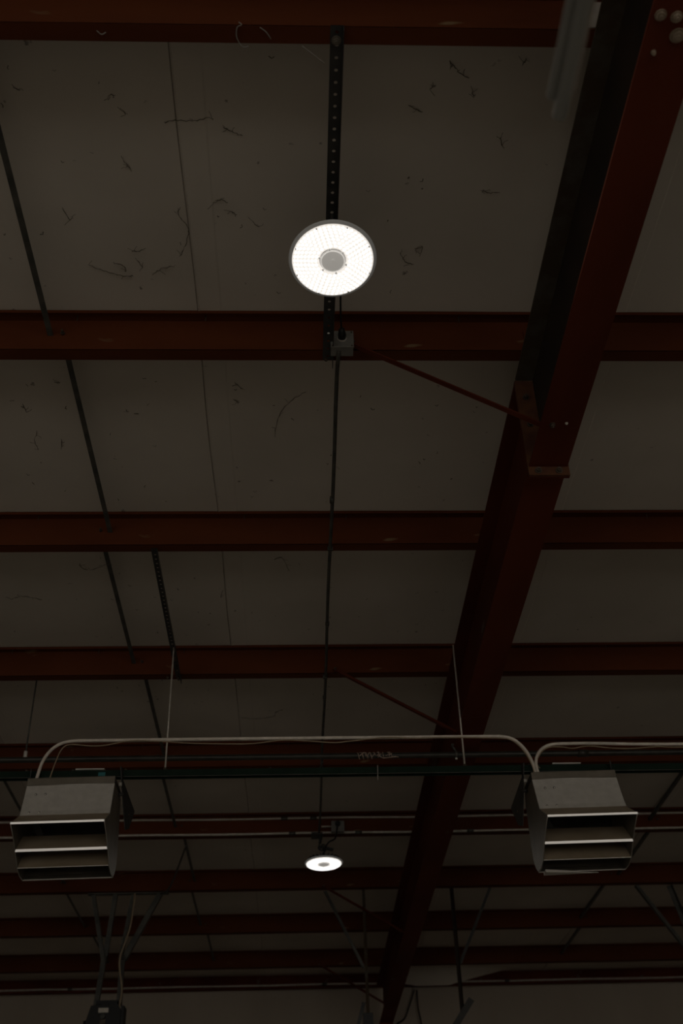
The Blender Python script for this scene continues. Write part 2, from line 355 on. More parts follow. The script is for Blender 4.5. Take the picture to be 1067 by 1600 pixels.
# ------------------------------------------------------------------ lamps
def make_lamp():
    t = thing('high_bay_lamp', '', 'lamp', (0, 0, 0))
    MB().lathe([(0.0, 0.062), (0.055, 0.062), (0.075, 0.052), (0.085, 0.030), (0.135, 0.024), (0.150, 0.020), (0.154, 0.010), (0.154, 0.002), (0.0, 0.002)], 48).build('housing', BLACKS, t)
    fins = MB()
    for k in range(24):
        a = 2 * math.pi * k / 24; R = Matrix.Rotation(a, 3, 'Z'); fins.box(0.08, 0.142, -0.002, 0.002, 0.022, 0.046, R)
    fins.build('cooling_fins', BLACKS, t)['kind'] = 'stuff'
    MB().lathe([(0.150, 0.012), (0.163, 0.014), (0.1655, 0.010), (0.163, 0.006), (0.153, 0.0015), (0.150, 0.003)], 56, closed=True).build('outer_rim', RIMG, t)
    MB().lathe([(0.050, 0.001), (0.052, -0.003), (0.148, -0.003), (0.153, 0.001)], 56).build('lens_cover', LENS, t)
    dots = MB()
    for ring, (r, n) in enumerate(((0.063, 22), (0.077, 27), (0.091, 32), (0.105, 37), (0.119, 42), (0.132, 47), (0.144, 52))):
        for k in range(n):
            a = 2 * math.pi * (k + 0.5 * (ring % 2)) / n; c = Vector((r * math.cos(a), r * math.sin(a), 0)); ar = Vector((math.cos(a), math.sin(a), 0)); at = Vector((-ar.y, ar.x, 0))
            wr, wt = (0.0056, 0.0068) if ring < 6 else (0.0042, 0.0068)
            ringp = [c + ar * wr * math.cos(q) + at * wt * math.sin(q) + Vector((0, 0, -0.0034)) for q in [2 * math.pi * j / 6 for j in range(6)]]
            top = [c + ar * wr * 0.6 * math.cos(q) + at * wt * 0.6 * math.sin(q) + Vector((0, 0, -0.0056)) for q in [2 * math.pi * j / 6 for j in range(6)]]
            dots.add(ringp + top, [tuple(range(6, 12))] + [(j, (j + 1) % 6, 6 + (j + 1) % 6, 6 + j) for j in range(6)], True)
    dots.build('led_lenses', LED, t)['kind'] = 'stuff'
    hub = MB().lathe([(0.0, -0.0075), (0.040, -0.0075), (0.046, -0.006), (0.049, -0.002)], 40).build('hub_cap', HUBG, t)
    MB().lathe([(0.0435, -0.0085), (0.0450, -0.0085), (0.0450, -0.006), (0.0435, -0.006)], 40, closed=True).build('hub_ring', HUBR, hub)
    MB().lathe([(0.0, -0.0105), (0.004, -0.0105), (0.006, -0.0075)], 12, at=(0, -0.006, 0)).build('hub_screw', HUBG, hub)
    for k in range(6):
        a = math.radians(15 + 60 * k); c = (0.052 * math.cos(a), 0.052 * math.sin(a), 0)
        MB().lathe([(0.0, -0.0088), (0.0038, -0.0088), (0.0045, -0.004)], 8, at=c).build('hub_clip', HUBG, hub)
    for k in range(8):
        a = math.radians(20 + 45 * k); c = (0.1475 * math.cos(a), 0.1475 * math.sin(a), 0)
        MB().lathe([(0.0, -0.0066), (0.0022, -0.0066), (0.0026, -0.001)], 8, at=c).build('cover_screw', BOLT, t)
    m = MB(); m.tube([(0, 0, 0.06), (0, 0, 0.10)], 0.012, 12)
    m.tube(smooth_path([(0, 0, 0.10), (0.022, 0, 0.125), (0.018, 0, 0.165), (-0.004, 0, 0.175), (-0.02, 0, 0.155)], 5), 0.005, 8); m.build('hook', BLACKS, t)
    ld = bpy.data.lights.new('lamp_light', 'AREA'); ld.shape = 'DISK'; ld.size = 0.27; ld.energy = LAMP_W; ld.color = (1.0, 0.93, 0.83)
    ld.spread = math.radians(150)
    lo = bpy.data.objects.new('lamp_light', ld); COL.objects.link(lo); lo.parent = t; lo.location = (0, 0, -0.02)
    return t
lamp = make_lamp()
lamp['label'] = 'large lit round lamp with LED lens rings near the top'; lamp['group'] = 'round LED high bay lamps'
def place_lamp(o, loc, rx, rz, lab):
    o.location = loc; o.rotation_euler = (rx, 0, rz); o['label'] = lab; return o
lamps = [copy_tree(lamp) for _ in range(1)]
place_lamp(lamp, (0.134, 2.805, EYE + 3.205), math.radians(-10), 0, 'large lit round lamp with LED lens rings, hung from the perforated strut')
place_lamp(lamps[0], (0.214, 9.50, EYE + 3.155), math.radians(-2.5), 0.3, 'small lit round lamp farther down the roof, seen almost edge-on')
for o in children(lamps[0]):
    if o.type == 'LIGHT': o.data = o.data.copy(); o.data.energy = 3.0        # same kind of lamp, turned down to keep the far roof dark
# hangers: chain loops between strut or flange and lamp hook
h1 = thing('lamp_hanger', 'short steel hanger between perforated strut and the big lamp', 'hanger', (0.136, 2.80, PB))
MB().tube([(0.136, 2.80, PB - 0.004), (0.136, 2.80, EYE + 3.375)], 0.006, 8).build('hanger_rod', BLACKS, h1)
h2 = thing('lamp_hanger', 'dark clamp bracket under purlin, holding the small lamp', 'hanger', (0.19, 9.60, PB))
MB().box(0.11, 0.21, 9.575, 9.70, PB - 0.022, PB - 0.001).build('clamp', BLACKS, h2)
MB().tube([(0.195, 9.60, PB - 0.02), (0.185, 9.58, PB - 0.10)], 0.014, 10).build('stem', BLACKS, h2)
angle_bar((0.17, 9.53, PB - 0.145), (0.295, 9.50, PB - 0.185), 0.03, 0.006).build('arm', BLACKS, h2)
MB().tube(smooth_path([(0.185, 9.56, PB - 0.10), (0.17, 9.54, PB - 0.16), (0.205, 9.51, PB - 0.19), (0.214, 9.50, PB - 0.15)], 4), 0.006, 8).build('hook', BLACKS, h2)

# junction boxes
jb = thing('junction_box', 'grey square junction box on the purlin, just under the big lamp', 'box', (0.196, 3.52, PB))
yf = web_y(2) - 0.052
b0 = MB().box(0.148, 0.246, yf, web_y(2) - 0.001, PB - 0.035, PB + 0.062).build('box_body', BOXG, jb)
MB().box(0.146, 0.248, yf - 0.006, yf - 0.0005, PB - 0.037, PB + 0.064).build('cover', BOXG, jb)
MB().box(0.146, 0.248, yf - 0.0075, yf - 0.0062, PB - 0.037, PB - 0.0335).build('cover_edge', LIP, jb)
for dx, dz in ((0.155, PB - 0.028), (0.239, PB - 0.028), (0.239, PB + 0.055)):
    MB().tube([(dx, yf - 0.0055, dz), (dx, yf - 0.010, dz)], 0.004, 8).build('cover_screw', BOLT, jb)
MB().tube([(0.196, yf - 0.006, PB + 0.016), (0.196, yf - 0.010, PB + 0.016)], 0.0205, 20).build('receptacle_ring', WHT, jb)
pg = thing('lamp_plug', 'black plug and cord from the big lamp into the junction box', 'cord', (0.196, yf - 0.01, PB + 0.016))
MB().tube([(0.196, yf - 0.0105, PB + 0.016), (0.196, yf - 0.03, PB + 0.020), (0.194, yf - 0.055, PB + 0.030)], [0.018, 0.018, 0.012], 14).build('plug', PLASTB, pg)
MB().tube(smooth_path([(0.194, yf - 0.05, PB + 0.030), (0.188, yf - 0.12, PB + 0.03), (0.180, 3.18, PB - 0.03), (0.172, 2.95, PB - 0.08), (0.150, 2.84, PB - 0.16)], 6), 0.0042, 8).build('cord', PLASTB, pg)
ct = MB().tube([(0.138, yf + 0.00, PB + 0.065), (0.137, yf + 0.002, PB + 0.038)], [0.006, 0.0085], 8).tube([(0.120, yf + 0.0, PB + 0.10), (0.138, yf, PB + 0.062)], 0.002, 6)
tag(ct.build('cable_tie', WHT, loc=(0.138, yf, PB + 0.05)), 'small pale tie clipped beside the grey junction box', 'tie')
cdt = thing('thin_conduit', 'thin dark conduit running from the junction box down the roof centre', 'conduit', (0.18, 3.56, PB - 0.02))
MB().tube(smooth_path([(0.182, 3.515, PB - 0.036), (0.180, 3.56, PB - 0.044), (0.179, 3.66, PB - 0.020), (0.179, 3.9, PB - 0.014)], 5) + [(0.179 + 0.003 * math.sin(k), 3.9 + (9.55 - 3.9) * k / 16, PB - 0.014) for k in range(1, 17)], 0.0095, 10).build('conduit_run', DARKG, cdt)
for n in range(3, 7):
    MB().box(0.164, 0.194, web_y(n) + 0.012, web_y(n) + 0.03, PB - 0.026, PB - 0.001).build('conduit_strap', DARKG, cdt)
for yy in (4.62, 5.9, 6.9, 8.0):
    MB().tube([(0.179, yy, PB - 0.014), (0.179, yy + 0.045, PB - 0.014)], 0.0125, 10).build('coupling', DARKG, cdt)
j2 = thing('junction_box', 'small grey junction box above the small lamp, on the conduit purlin', 'box', (0.344, 9.6, PB + 0.03))
MB().box(0.287, 0.401, 9.562, 9.622, PB - 0.004, PB + 0.094).build('box_body', BOXG, j2)
MB().tube([(0.344, 9.562, PB + 0.066), (0.344, 9.542, PB + 0.064)], 0.024, 16).build('receptacle', PLASTB, j2)
MB().tube([(0.20, 9.60, PB + 0.056), (0.287, 9.60, PB + 0.056)], 0.008, 8).build('conduit_stub', EMT, j2)
cord = MB().tube(smooth_path([(0.344, 9.541, PB + 0.062), (0.332, 9.525, PB - 0.01), (0.315, 9.51, PB - 0.085), (0.255, 9.50, PB - 0.125), (0.214, 9.50, PB - 0.20)], 6), 0.007, 8).build('power_cord', PLASTB)
cord.parent = lamps[0]; cord.matrix_parent_inverse = (Matrix.Translation(lamps[0].location) @ lamps[0].rotation_euler.to_matrix().to_4x4()).inverted()

# long conduits on the sixth purlin and the eave strut
def wall_conduit(name, lab, y, z, r, x0, x1, couplings, m=EMT):
    t = thing(name, lab, 'conduit', (x0, y, z), 'grey conduits along the far purlins')
    MB().tube([(x0 + (x1 - x0) * k / 40, y, z + 0.003 * math.sin(k * 1.7)) for k in range(41)], r, 10).build('conduit_run', m, t)
    for x in couplings: MB().tube([(x, y, z), (x + 0.06, y, z)], r * 1.35, 10).build('coupling', DARKG if m is EMT else EMT, t)
    return t
wall_conduit('steel_conduit', 'upper thin grey conduit on the purlin behind the heaters', 9.635, EYE + 3.615, 0.0105, -8.9, 9.9, (-2.9, -0.16, 0.10, 2.45))
wall_conduit('steel_conduit', 'lower thin grey conduit on the purlin behind the heaters', 9.635, EYE + 3.478, 0.0105, -8.9, 9.9, (-1.9, -0.09, 0.50, 1.5, 2.9))
wall_conduit('steel_conduit', 'thin grey conduit along the eave at the far wall', 15.345, EYE + 3.516, 0.013, -8.9, 9.9, (-3.0, 0.3, 2.7))

# ------------------------------------------------------------------ rail, rods, pipes
gr = thing('green_rail', 'dark green channel rail carrying both heater boxes', 'rail', (0, 6.22, EYE + 2.61))
zr0, zr1 = EYE + 2.590, EYE + 2.634
MB().prism([(6.20, zr0), (6.2015, zr0), (6.2015, zr1 - 0.002), (6.2385, zr1 - 0.002), (6.2385, zr0), (6.240, zr0), (6.240, zr1), (6.20, zr1)], 'x', -8.8, 9.8).build('channel', GREEN, gr)
MB().box(-8.8, 9.8, 6.199, 6.2005, zr0 + 0.001, zr0 + 0.004).build('worn_edge', DARKG, gr)
for x in (-1.60, -1.33, -1.02, -0.17, 1.38, 1.87): MB().tube([(x, 6.22, zr1), (x, 6.22, zr1 + 0.014)], 0.009, 6).build('bolt', BOLT, gr)
for x, r in ((-1.225, 0.085), (1.60, 0.085)): MB().box(x - r, x + r, 6.19, 6.25, zr1 + 0.0005, zr1 + 0.008).build('mounting_plate', GALV, gr)
MB().box(-1.175, -1.135, 6.1975, 6.2000, zr0 + 0.008, zr0 + 0.030).build('tape_patch', TEAL, gr)
def rod(lab, x, y, z0, z1, r=0.0055, m=EMT):
    t = thing('threaded_rod', lab, 'rod', (x, y, z0), 'thin rods hanging from the roof')
    MB().tube([(x, y, z0), (x, y, z1)], r, 8).build('rod_shaft', m, t)
    MB().tube([(x, y, z0 - 0.004), (x, y, z0 + 0.012)], 0.012, 6).build('nut', BOLT, t)
    return t
rod('thin grey rod from the left perforated strut down to the green rail', -0.789, 6.22, zr1 + 0.004, PB - 0.006)
rod('thin grey rod beside the rafter down to the green rail', 0.992, 6.22, zr1 + 0.004, PB - 0.004)
t = rod('thin dark rod at left from fourth purlin down to the black pipe', -1.735, 6.655, EYE + 2.925, PB - 0.002, m=DARKG)
MB().tube([(-1.735, 6.655, EYE + 2.90), (-1.735, 6.655, EYE + 2.96)], 0.013, 8).build('rod_end', WHT, t)
gp = thing('black_pipe', 'black iron pipe running level just behind the green rail', 'pipe', (0, 6.655, EYE + 2.903))
MB().tube([(-8.8 + 18.6 * k / 30, 6.655, EYE + 2.903) for k in range(31)], 0.019, 14).build('pipe_run', BLKPIPE, gp)
for x in (-3.4, 1.8): MB().tube([(x, 6.655, EYE + 2.903), (x + 0.07, 6.655, EYE + 2.903)], 0.024, 14).build('coupling', BLKPIPE, gp)
pc = thing('pipe_clamp', 'small clamp holding the black pipe beside the rafter', 'clamp', (1.012, 6.655, EYE + 2.90))
q = MB().lathe([(0.0195, -0.008), (0.0235, -0.008), (0.0235, 0.008), (0.0195, 0.008)], 20, closed=True).build('clamp_ring', DARKG, pc, loc=(0, 0, 0))
q.rotation_euler = (0, math.pi / 2, 0); q.location = (0, 0, 0.003)
MB().tube([(1.012, 6.655, EYE + 2.925), (1.000, 6.655, EYE + 2.952), (0.990, 6.655, EYE + 2.975)], 0.008, 8).build('clamp_hook', DARKG, pc)
MB().box(0.985, 1.03, 6.64, 6.67, RB + 0.0095, RB + 0.022).build('beam_jaw', DARKG, pc)
MB().tube([(1.012, 6.655, EYE + 2.872), (1.012, 6.655, EYE + 2.885)], 0.008, 8).build('clamp_screw', WHT, pc)
tp = MB()
for k in range(16):
    x = 0.385 + 0.014 * k + random.uniform(-0.006, 0.006); a0 = random.uniform(-2.6, -0.6); ln = random.uniform(0.6, 2.6); dx = random.uniform(-0.035, 0.045)
    tp.tube([(x + dx * u / 6, 6.655 + 0.0212 * math.sin(a0 + ln * u / 6), EYE + 2.903 + 0.0212 * math.cos(a0 + ln * u / 6)) for u in range(7)], random.uniform(0.0016, 0.0032), 5)
tp.tube([(0.375 + 0.115 * u / 30, 6.655 + 0.0206 * math.sin(-u * 0.9), EYE + 2.903 + 0.0206 * math.cos(-u * 0.9)) for u in range(31)], 0.003, 5)
tp.tube([(0.51, 6.633, EYE + 2.92), (0.515, 6.632, EYE + 2.89), (0.54, 6.63, EYE + 2.875), (0.62, 6.632, EYE + 2.885), (0.64, 6.634, EYE + 2.882)], 0.004, 5)
tag(tp.build('tape_wrap', TAPE, loc=(0.5, 6.655, EYE + 2.9)), 'frayed pale tape wound round the black pipe', 'tape')
tag(MB().tube([(0.468, 6.193, EYE + 2.642), (0.467, 6.190, EYE + 2.60), (0.465, 6.19, EYE + 2.545)], 0.0028, 6).build('zip_tie', WEBP, loc=(0.467, 6.19, EYE + 2.6)), 'loose zip tie tail hanging from the green rail', 'tie')

def run(pts, r, name, lab, cat, m, n=10, k=6, group=None):
    P = smooth_path([E(p) for p in pts], k)
    return tag(MB().tube(P, r, n).build(name, m, loc=P[0]), lab, cat, group)
run([(-1.520, 6.15, 2.534), (-1.518, 6.17, 2.601), (-1.510, 6.20, 2.690), (-1.475, 6.215, 2.768), (-1.418, 6.22, 2.815), (-1.335, 6.22, 2.831), (-1.2, 6.22, 2.832), (-0.256, 6.22, 2.833), (0.5, 6.22, 2.831), (1.15, 6.22, 2.830), (1.225, 6.22, 2.829), (1.297, 6.22, 2.812), (1.350, 6.215, 2.762), (1.382, 6.20, 2.692), (1.396, 6.17, 2.611), (1.398, 6.15, 2.536)], 0.0098, 'bent_conduit', 'long tan conduit bent down into both heater boxes', 'conduit', EMTB)
run([(1.412, 6.14, 2.536), (1.408, 6.16, 2.611), (1.424, 6.19, 2.675), (1.463, 6.21, 2.735), (1.518, 6.22, 2.768), (1.590, 6.22, 2.776), (1.8, 6.22, 2.776), (2.34, 6.22, 2.765), (4.2, 6.22, 2.765), (4.6, 6.22, 2.765)], 0.0098, 'bent_conduit', 'tan conduit leaving the right heater box to the right edge', 'conduit', EMTB)
run([(-1.452, 6.17, 2.534), (-1.447, 6.18, 2.592), (-1.429, 6.19, 2.691), (-1.405, 6.2, 2.772), (-1.359, 6.203, 2.800), (-1.245, 6.203, 2.79), (-1.15, 6.203, 2.793), (-1.001, 6.203, 2.820), (-0.80, 6.203, 2.812), (-0.638, 6.203, 2.799), (-0.389, 6.203, 2.792), (-0.255, 6.203, 2.794), (-0.102, 6.203, 2.813), (0.05, 6.203, 2.806), (0.206, 6.203, 2.793), (0.302, 6.203, 2.80), (0.516, 6.203, 2.822), (0.71, 6.203, 2.816), (0.904, 6.203, 2.818), (1.215, 6.203, 2.81), (1.285, 6.20, 2.795), (1.335, 6.195, 2.748), (1.370, 6.185, 2.68), (1.388, 6.165, 2.60), (1.385, 6.14, 2.536)], 0.0035, 'thin_cable', 'thin tan cable drooping along the long conduit', 'cable', CABLE, 6)
run([(1.43, 6.17, 2.60), (1.415, 6.175, 2.63), (1.428, 6.18, 2.667), (1.470, 6.2, 2.724), (1.520, 6.203, 2.748), (1.597, 6.203, 2.747), (1.654, 6.203, 2.738), (1.754, 6.203, 2.752), (1.869, 6.203, 2.739), (2.005, 6.203, 2.733), (2.184, 6.203, 2.743), (2.328, 6.203, 2.738), (3.2, 6.203, 2.74), (4.5, 6.203, 2.74)], 0.0035, 'thin_cable', 'thin tan cable drooping along the right conduit', 'cable', CABLE, 6)

# ------------------------------------------------------------------ heaters
W2 = 0.248
PROF = [(0.0, 0.0), (-0.08, -0.205), (-0.247, -0.307), (-0.160, -0.347), (-0.073, -0.398), (-0.018, -0.435), (0.018, -0.462), (0.090, -0.482), (0.176, -0.478), (0.225, -0.440), (0.262, -0.380), (0.270, -0.30), (0.255, -0.10), (0.235, 0.0)]
def make_heater():
    t = thing('heater_box', '', 'heater', (0, 0, 0)); T = 0.003
    for s in (-1, 1):
        x = s * W2
        MB().prism(PROF, 'x', x - T / 2, x + T / 2).build('side_plate', GALVD, t)
        # bright raw edge around the outlet
        e = MB(); e.tube([(x, p[0], p[1]) for p in PROF[2:9]], 0.0030, 6); e.build('edge_trim', LIP, t)
        # hanging bracket beside the box
        bx = x + s * 0.030
        BP = [(0.095, 0.145), (0.138, 0.145), (0.145, 0.080), (0.36, -0.03), (0.29, -0.16), (0.23, -0.19), (0.135, 0.03)]
        V = [(bx - 0.012 * s + s * (p[0] - 0.13) * 0.22 + d, p[0], p[1]) for d in (-0.002, 0.002) for p in BP]
        MB().add(V, [(6, 5, 4, 3, 2, 1, 0), tuple(range(7, 14))] + [(k, (k + 1) % 7, 7 + (k + 1) % 7, 7 + k) for k in range(7)]).build('hanging_bracket', BLACKS, t)
        MB().tube([(x + s * 0.002, 0.125, 0.045), (bx - s * 0.010, 0.125, 0.045)], 0.011, 10).build('bracket_spacer', GALV, t)
        MB().tube([(x + s * 0.002, 0.14, -0.01), (bx + s * 0.003, 0.14, -0.01)], 0.010, 10).build('bracket_bolt', BLACKS, t)
        MB().tube([(bx + s * 0.018, 0.27, -0.085), (bx + s * 0.025, 0.27, -0.085)], 0.006, 6).build('bracket_screw', BOLT, t)
    i = W2 - T / 2
    sheet = lambda pts: MB().prism(pts + [(a + 0.0022, b - 0.0022) for a, b in reversed(pts)], 'x', -i, i)
    MB().prism([(0.0, 0.0), (0.0, 0.046), (0.003, 0.046), (0.003, 0.0)], 'x', -i, i).build('top_lip', GALVD, t)
    MB().tube([(-i, -0.001, 0.001), (i, -0.001, 0.001)], 0.0022, 6).build('fold_line', LIP, t)
    fp = MB()
    n = 8; cur = [(-0.08 * (u / n), -0.205 * (u / n)) for u in range(n + 1)]
    fp.prism(cur + [(0.004, -0.205), (0.004, 0.0)], 'x', -i, i) if False else sheet([(0.0, 0.0), (-0.045, -0.125), (-0.068, -0.180), (-0.082, -0.205)])
    sheet([(0.0, 0.0), (-0.040, -0.110), (-0.066, -0.175), (-0.082, -0.205)]).build('front_panel', GALV, t)
    sheet([(-0.082, -0.205), (-0.115, -0.228), (-0.247, -0.307)]).build('hood', BLADE, t)
    MB().box(-i, i, 0.0, 0.235, 0.043, 0.046).build('top_panel', GALVD, t)
    MB().prism([(0.235, 0.046), (0.255, -0.10), (0.270, -0.30), (0.268, -0.30), (0.253, -0.10), (0.232, 0.046)], 'x', -i, i).build('back_panel', DARKG, t)  # inner back and drum darkened in colour for the recess shade
    MB().prism([(0.176, -0.478), (0.225, -0.440), (0.262, -0.380), (0.270, -0.300), (0.267, -0.300), (0.259, -0.378), (0.223, -0.437), (0.176, -0.475)], 'x', -i, i).build('bottom_scroll', GALVD, t)
    MB().prism([(-0.2490, -0.3030), (-0.2466, -0.3140), (-0.2440, -0.3140), (-0.2440, -0.3030)], 'x', -i - 0.002, i + 0.002).build('outlet_edge', LIP, t)
    # louvre blades, each with a folded bright front edge
    b1 = MB().prism([(-0.073, -0.397), (0.052, -0.277), (0.052, -0.273), (-0.073, -0.393)], 'x', -i, i).build('louvre_blade', BLADE, t)
    MB().prism([(-0.0780, -0.3915), (-0.0750, -0.4050), (-0.0720, -0.4050), (-0.0720, -0.3915)], 'x', -i, i).build('blade_edge', LIP, b1)
    b2 = MB().prism([(0.018, -0.463), (0.122, -0.345), (0.122, -0.341), (0.018, -0.459)], 'x', -i, i).build('louvre_blade', BLADE, t)
    MB().prism([(0.0165, -0.4605), (0.0165, -0.4645), (0.0190, -0.4645), (0.0190, -0.4605)], 'x', -i, i).build('blade_edge', GALV, b2)
    MB().prism([(0.168, -0.4775), (0.168, -0.4815), (0.180, -0.4805), (0.180, -0.4765)], 'x', -i, i).build('bottom_edge', GALV, t)
    # inside: heat exchanger bar, cross angle and slanting strap
    MB().box(-i + 0.09, i, 0.150, 0.156, -0.285, -0.277).build('inner_bar', GALV, t)
    MB().add([(-i + 0.02, 0.05, -0.17), (-i + 0.06, 0.05, -0.17), (-i + 0.13, 0.12, -0.30), (-i + 0.09, 0.12, -0.30), (-i + 0.02, 0.054, -0.168), (-i + 0.06, 0.054, -0.168), (-i + 0.13, 0.124, -0.298), (-i + 0.09, 0.124, -0.298)],
             [(0, 1, 2, 3), (7, 6, 5, 4), (0, 4, 5, 1), (1, 5, 6, 2), (2, 6, 7, 3), (3, 7, 4, 0)]).build('inner_strap', BLACKS, t)
    MB().box(-i + 0.05, i - 0.05, 0.190, 0.225, -0.20, -0.05).build('fan_drum', BLACKS, t)
    for x, u in ((-0.185, 0.30), (-0.132, 0.30), (-0.200, 0.90), (-0.145, 0.90)):
        y, z = -0.08 * u * 0.93, -0.205 * u
        ps = MB().tube([(x, y - 0.001, z), (x, y - 0.005, z - 0.002)], 0.0068, 10).build('panel_screw', BLACKS, t)
        MB().tube([(x, y - 0.0052, z - 0.002), (x, y - 0.009, z - 0.0035)], 0.0042, 8).build('screw_head', WHT, ps)
    return t
heat = make_heater()
heat['label'] = 'left grey sheet metal heater box with open louvred outlet'; heat['group'] = 'heater boxes under the green rail'
heat2 = copy_tree(heat); heat2['label'] = 'right grey sheet metal heater box with open louvred outlet, right of the rafter'
for o in (heat, heat2): o.rotation_euler.y = -0.018
heat.location = E((-1.295, 6.05, 2.485)); heat2.location = E((1.594, 6.05, 2.484))
dt = MB().add([(-0.225, 0.10, -0.487), (0.10, 0.20, -0.483), (0.10, 0.24, -0.463), (-0.225, 0.16, -0.487), (-0.225, 0.10, -0.503), (0.10, 0.20, -0.485), (0.10, 0.24, -0.468), (-0.225, 0.16, -0.503)],
    [(0, 1, 2, 3), (7, 6, 5, 4), (0, 4, 5, 1), (1, 5, 6, 2), (2, 6, 7, 3), (3, 7, 4, 0)]).build('loose_bottom_flap', GALV); dt.parent = heat2; dt['label'] = 'pale loose flap under the box'

# ------------------------------------------------------------------ hangers and machine at the far end
def leg(t, a, b, w=0.045, m=DARKG, name='leg'):
    return angle_bar(E(a), E(b), w, 0.005).build(name, m, t)
YH = 11.21
hf = thing('hanger_frame', 'grey four-legged hanger frame at lower left, holding the black machine', 'hanger', E((-1.8, YH, 3.4)), 'hanger frames below the seventh purlin')
leg(hf, (-2.048, YH, 3.462), (-1.885, YH, 2.827)); leg(hf, (-1.827, YH + 0.02, 3.462), (-1.875, YH + 0.03, 2.827))
leg(hf, (-1.650, YH, 3.462), (-1.722, YH, 2.835)); leg(hf, (-1.383, YH + 0.02, 3.462), (-1.692, YH + 0.03, 2.835), 0.05)
leg(hf, (-1.880, YH, 2.86), (-1.915, YH, 2.42), 0.055); leg(hf, (-1.705, YH, 2.86), (-1.700, YH, 2.42), 0.055)
MB().box(-2.10, -1.30, YH - 0.015, YH + 0.045, PB - 0.012, PB - 0.001).build('top_bar', DARKG, hf)
mc = thing('hoist_machine', 'black boxy machine hanging at the bottom left edge', 'machine', E((-1.8, YH, 2.3)))
MB().box(-1.905, -1.705, YH - 0.05, YH + 0.08, EYE + 2.42, EYE + 2.455).build('top_plate', PLASTB, mc)
MB().prism([(-1.94, EYE + 2.40), (-1.70, EYE + 2.42), (-1.66, EYE + 2.36), (-1.66, EYE + 2.16), (-1.95, EYE + 2.16), (-1.975, EYE + 2.27)], 'y', YH - 0.10, YH + 0.12).build('body', PLASTB, mc)
o = MB().box(-1.865, -1.775, YH - 0.112, YH - 0.101, EYE + 2.335, EYE + 2.375).build('name_plate', EMT, mc)
MB().tube([(-1.82, YH - 0.101, EYE + 2.30), (-1.82, YH - 0.125, EYE + 2.30)], 0.022, 14).build('dial', DARKG, mc)
MB().box(-1.845, -1.79, YH - 0.115, YH - 0.101, EYE + 2.20, EYE + 2.275).build('latch', BOLT, mc)
MB().tube([(-1.97, YH, EYE + 2.27), (-2.01, YH, EYE + 2.265)], 0.025, 12).build('knob', PLASTB, mc)
MB().box(-1.665, -1.635, YH - 0.08, YH + 0.1, EYE + 2.17, EYE + 2.40).build('side_cheek', PLASTB, mc)
run([(-1.628, YH - 0.03, 3.449), (-1.645, YH - 0.05, 3.122), (-1.712, YH - 0.06, 2.86), (-1.712, YH - 0.06, 2.74), (-1.674, YH - 0.06, 2.562), (-1.676, YH - 0.06, 2.46), (-1.689, YH - 0.06, 2.375)], 0.009, 'power_cable', 'pale tan cable hanging down to the black machine', 'cable', CABLE, 8)
# middle hanger
hm = thing('hanger_frame', 'hanger of one upright and one slanting bar below the small lamp', 'hanger', E((0.645, YH, 3.46)), 'hanger frames below the seventh purlin')
leg(hm, (0.645, YH, 3.462), (0.646, YH, 2.27), 0.030, DIRT, 'upright'); leg(hm, (0.261, YH + 0.03, 3.462), (0.625, YH + 0.03, 2.72), 0.032, DARKG, 'slanting_bar')
angle_bar(E((0.61, YH - 0.02, 2.40)), E((0.55, YH - 0.02, 2.20)), 0.035, 0.006).build('clamp_jaw', BLACKS, hm)
MB().box(0.60, 0.69, YH - 0.04, YH + 0.04, EYE + 2.14, EYE + 2.30).build('clamp_body', PLASTB, hm)
hr = thing('hanger_frame', 'hanger of one red upright and one slanting bar right of the rafter foot', 'hanger', E((1.535, YH, 3.46)), 'hanger frames below the seventh purlin')
leg(hr, (1.532, YH, 3.462), (1.540, YH, 2.28), 0.036, BROWND, 'upright'); leg(hr, (1.927, YH + 0.03, 3.462), (1.560, YH + 0.03, 2.74), 0.030, BLACKS, 'slanting_bar')
angle_bar(E((1.63, YH - 0.02, 2.40)), E((1.42, YH - 0.02, 2.12)), 0.06, 0.008).build('clamp_jaw', BLACKS, hr)
hq = thing('hanger_frame', 'grey slanting hanger legs at the lower right edge', 'hanger', E((3.6, YH, 3.46)), 'hanger frames below the seventh purlin')
leg(hq, (3.420, YH, 3.462), (3.93, YH, 2.63), 0.05); leg(hq, (3.766, YH + 0.03, 3.462), (3.95, YH + 0.03, 2.63), 0.05)
leg(hq, (3.93, YH, 2.66), (3.95, YH, 2.35), 0.055)

run([(-1.011, 9.84, 3.455), (-1.252, 10.90, 3.425), (-1.375, 11.175, 3.440)], 0.009, 'tie_wire', 'thin grey wire from the conduit purlin down to the left hanger frame', 'wire', DARKG, 8)
wp = MB()
for pts in ([(1.505, 15.38, 3.435), (1.434, 15.38, 3.256), (1.357, 15.38, 3.088), (1.254, 15.38, 3.028)], [(1.537, 15.38, 3.427), (1.54, 15.38, 3.215), (1.568, 15.38, 3.022), (1.57, 15.38, 2.7)]):
    wp.tube(smooth_path([E(p) for p in pts], 6), 0.010, 6)
tag(wp.build('loose_wire', PLASTB, loc=E((1.5, 15.38, 3.43))), 'dark loose wires hanging on the far wall beside the rafter foot', 'wire')
